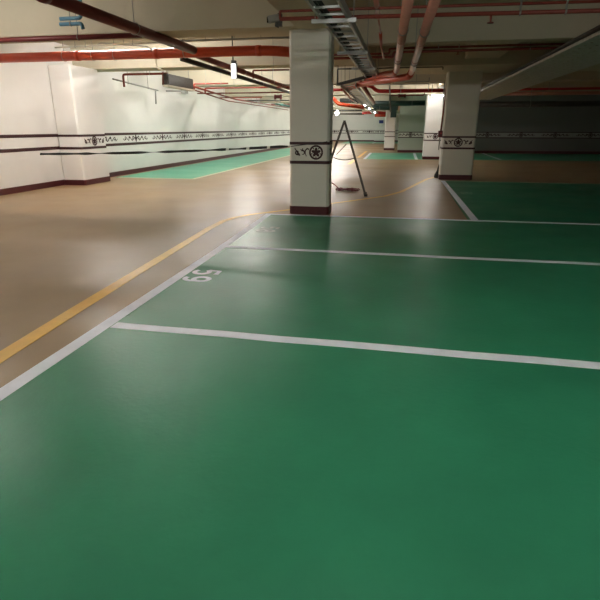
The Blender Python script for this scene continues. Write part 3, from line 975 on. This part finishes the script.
# the end wrapped across the front of the pillar
e0, e1 = at(290.8, 146.4, 8.518), at(326.5, 141.8, 8.518)
w0 = MB()
tp_len = len(tp.f)
tp.bar(e0, e1, .003, .012)
tp.bar(e1, Vector((-1.188, 8.60, e1.z + .005)), .003, .02)
tp.bar((-1.188, 8.60, e1.z + .005), (-1.188, 8.92, e1.z + .01), .003, .02)
tag(tp.build('barrier_tape', [M['black'], M['whitepl']]), 'black barrier tape strung from the left and wrapped round the middle pillar', 'tape', kind='thing')

# ------------------------------------------------------------------ lamps
LG = 'lights hidden between the beams'


def batten(x, y, z, ang, label, group, strength_mat='tube', L=1.2, single=True):
    t = thing('fluorescent_light', (0, 0, 0), label, 'ceiling light', group)
    MB().box(-L / 2 - .03, L / 2 + .03, -.03, .03, .02, .06).build('body', M['whitepl'], t)
    MB().tube([(-L / 2, 0, 0), (L / 2, 0, 0)], .016, 10).build('tube_lamp', M[strength_mat], t, smooth=True)
    for sg in (-1, 1):
        MB().box(sg * (L / 2 + .015) - .012, sg * (L / 2 + .015) + .012, -.022, .022, -.02, .03).build('lamp_holder', M['whitepl'], t)
    t.location = (x, y, z)
    t.rotation_euler.z = ang
    return t


proto = batten(-6.6, 10.7, 3.343, 0, 'white fluorescent batten light high between the ceiling beams', LG)
SPOTS = [(-5.4, 10.6), (-6.8, 16.4), (-4.8, 16.2), (-6.8, 22.2), (-3.4, 22.2), (-6.4, 28.5), (-3.4, 28.5), (-6.0, 34.8), (-4.2, 34.8), (-6.0, 41), (-4.6, 41), (-6.5, 47.5), (-5.0, 47.5), (-6.5, 54.5), (-5.5, 54.0), (1.0, 23.2),
         (-6.5, 6.2), (-6.0, 0.5), (-3.2, -2.5), (-0.3, 1.9), (3.0, 0.6)]  # last pair: unseen lamps added to brighten the near floor evenly
ptube = [c for c in proto.children if c.name.startswith('tube_lamp')][0]
cold = ptube.data
hot = cold.copy()
hot.materials[0] = M['tubehot']
ptube.data = hot
for x, y in SPOTS:
    o = copy_tree(proto)
    for ch in o.children:
        if ch.name.startswith('tube_lamp') and (y < 12 or y > 40 or x > 0):
            ch.data = cold
    o.location = (x, y, 3.343)

# visible lamps
p = at(436.5, 95, 24.3)
l1 = batten(p.x + .05, 24.3, p.z - .02, R_(20), 'lit lamp glowing above the front of the white pillar', None, 'tubevis', L=.5)
MB().tube([(0, 0, .05), (0, 0, soffit(p.x + .05, 24.3) - p.z + .02)], .01, 6).build('rod', M['grey'], l1).matrix_parent_inverse.identity()
t = thing('round_lamp', at(337, 113, 40), 'small round lit lamp far off just right of the middle pillar', 'ceiling light')
p = at(337, 113, 40)
mbs = MB().tube([(p.x, 40, p.z - .13), (p.x, 40, p.z - .10), (p.x, 40, p.z), (p.x, 40, p.z + .10), (p.x, 40, p.z + .12)], [.03, .10, .14, .10, .05], 16)
mbs.build('globe', M['tubevis'], t, smooth=True)
MB().tube([(p.x, 40, p.z + .10), (p.x, 40, ZS)], .02, 8).build('stem', M['grey'], t, smooth=True)
for k, (x, y, Y) in enumerate(((364.5, 104.5, 26), (369, 108.3, 30), (374.5, 112, 36))):
    p = at(x, y, Y)
    nm = ('nearest', 'middle', 'farthest')[k]
    batten(p.x, Y, p.z - .03, R_(80), f'{nm} of the three lit lamps hung along the farther cable tray', 'lamps along the farther cable tray', 'tubevis', L=.30)

# hanging lit sign
p = at(234, 70, 11.5)
t = thing('hanging_sign', p, 'narrow lit white sign box hanging from a rod left of the middle pillar', 'hanging sign')
top, bot = at(233.2, 64, 11.5), at(234.5, 78.3, 11.5)
MB().box(p.x - .045, p.x + .045, 11.44, 11.50, bot.z, top.z).build('lit_face', M['sign'], t)
MB().box(p.x - .06, p.x + .06, 11.50, 11.55, bot.z - .01, top.z + .02).build('back_case', M['dkmetal'], t)
MB().tube([(p.x - .02, 11.52, top.z), (p.x - .02, 11.52, ZS)], .014, 8).build('rod', M['dkmetal'], t, smooth=True)
MB().box(p.x - .05, p.x + .04, 11.47, 11.57, top.z + .02, top.z + .07).build('clamp', M['dkmetal'], t)

# ------------------------------------------------------------------ world, view
w = bpy.data.worlds.new('world')
bpy.context.scene.world = w
w.use_nodes = True
w.node_tree.nodes['Background'].inputs[0].default_value = (0, 0, 0, 1)
sc = bpy.context.scene
sc.view_settings.view_transform = 'Standard'
sc.view_settings.look = 'None'
sc.view_settings.gamma = 1
sc.view_settings.exposure = 2.5
sc.cycles.use_denoising = True
sc.cycles.max_bounces = 10
sc.cycles.diffuse_bounces = 6
sc.cycles.sample_clamp_indirect = 6
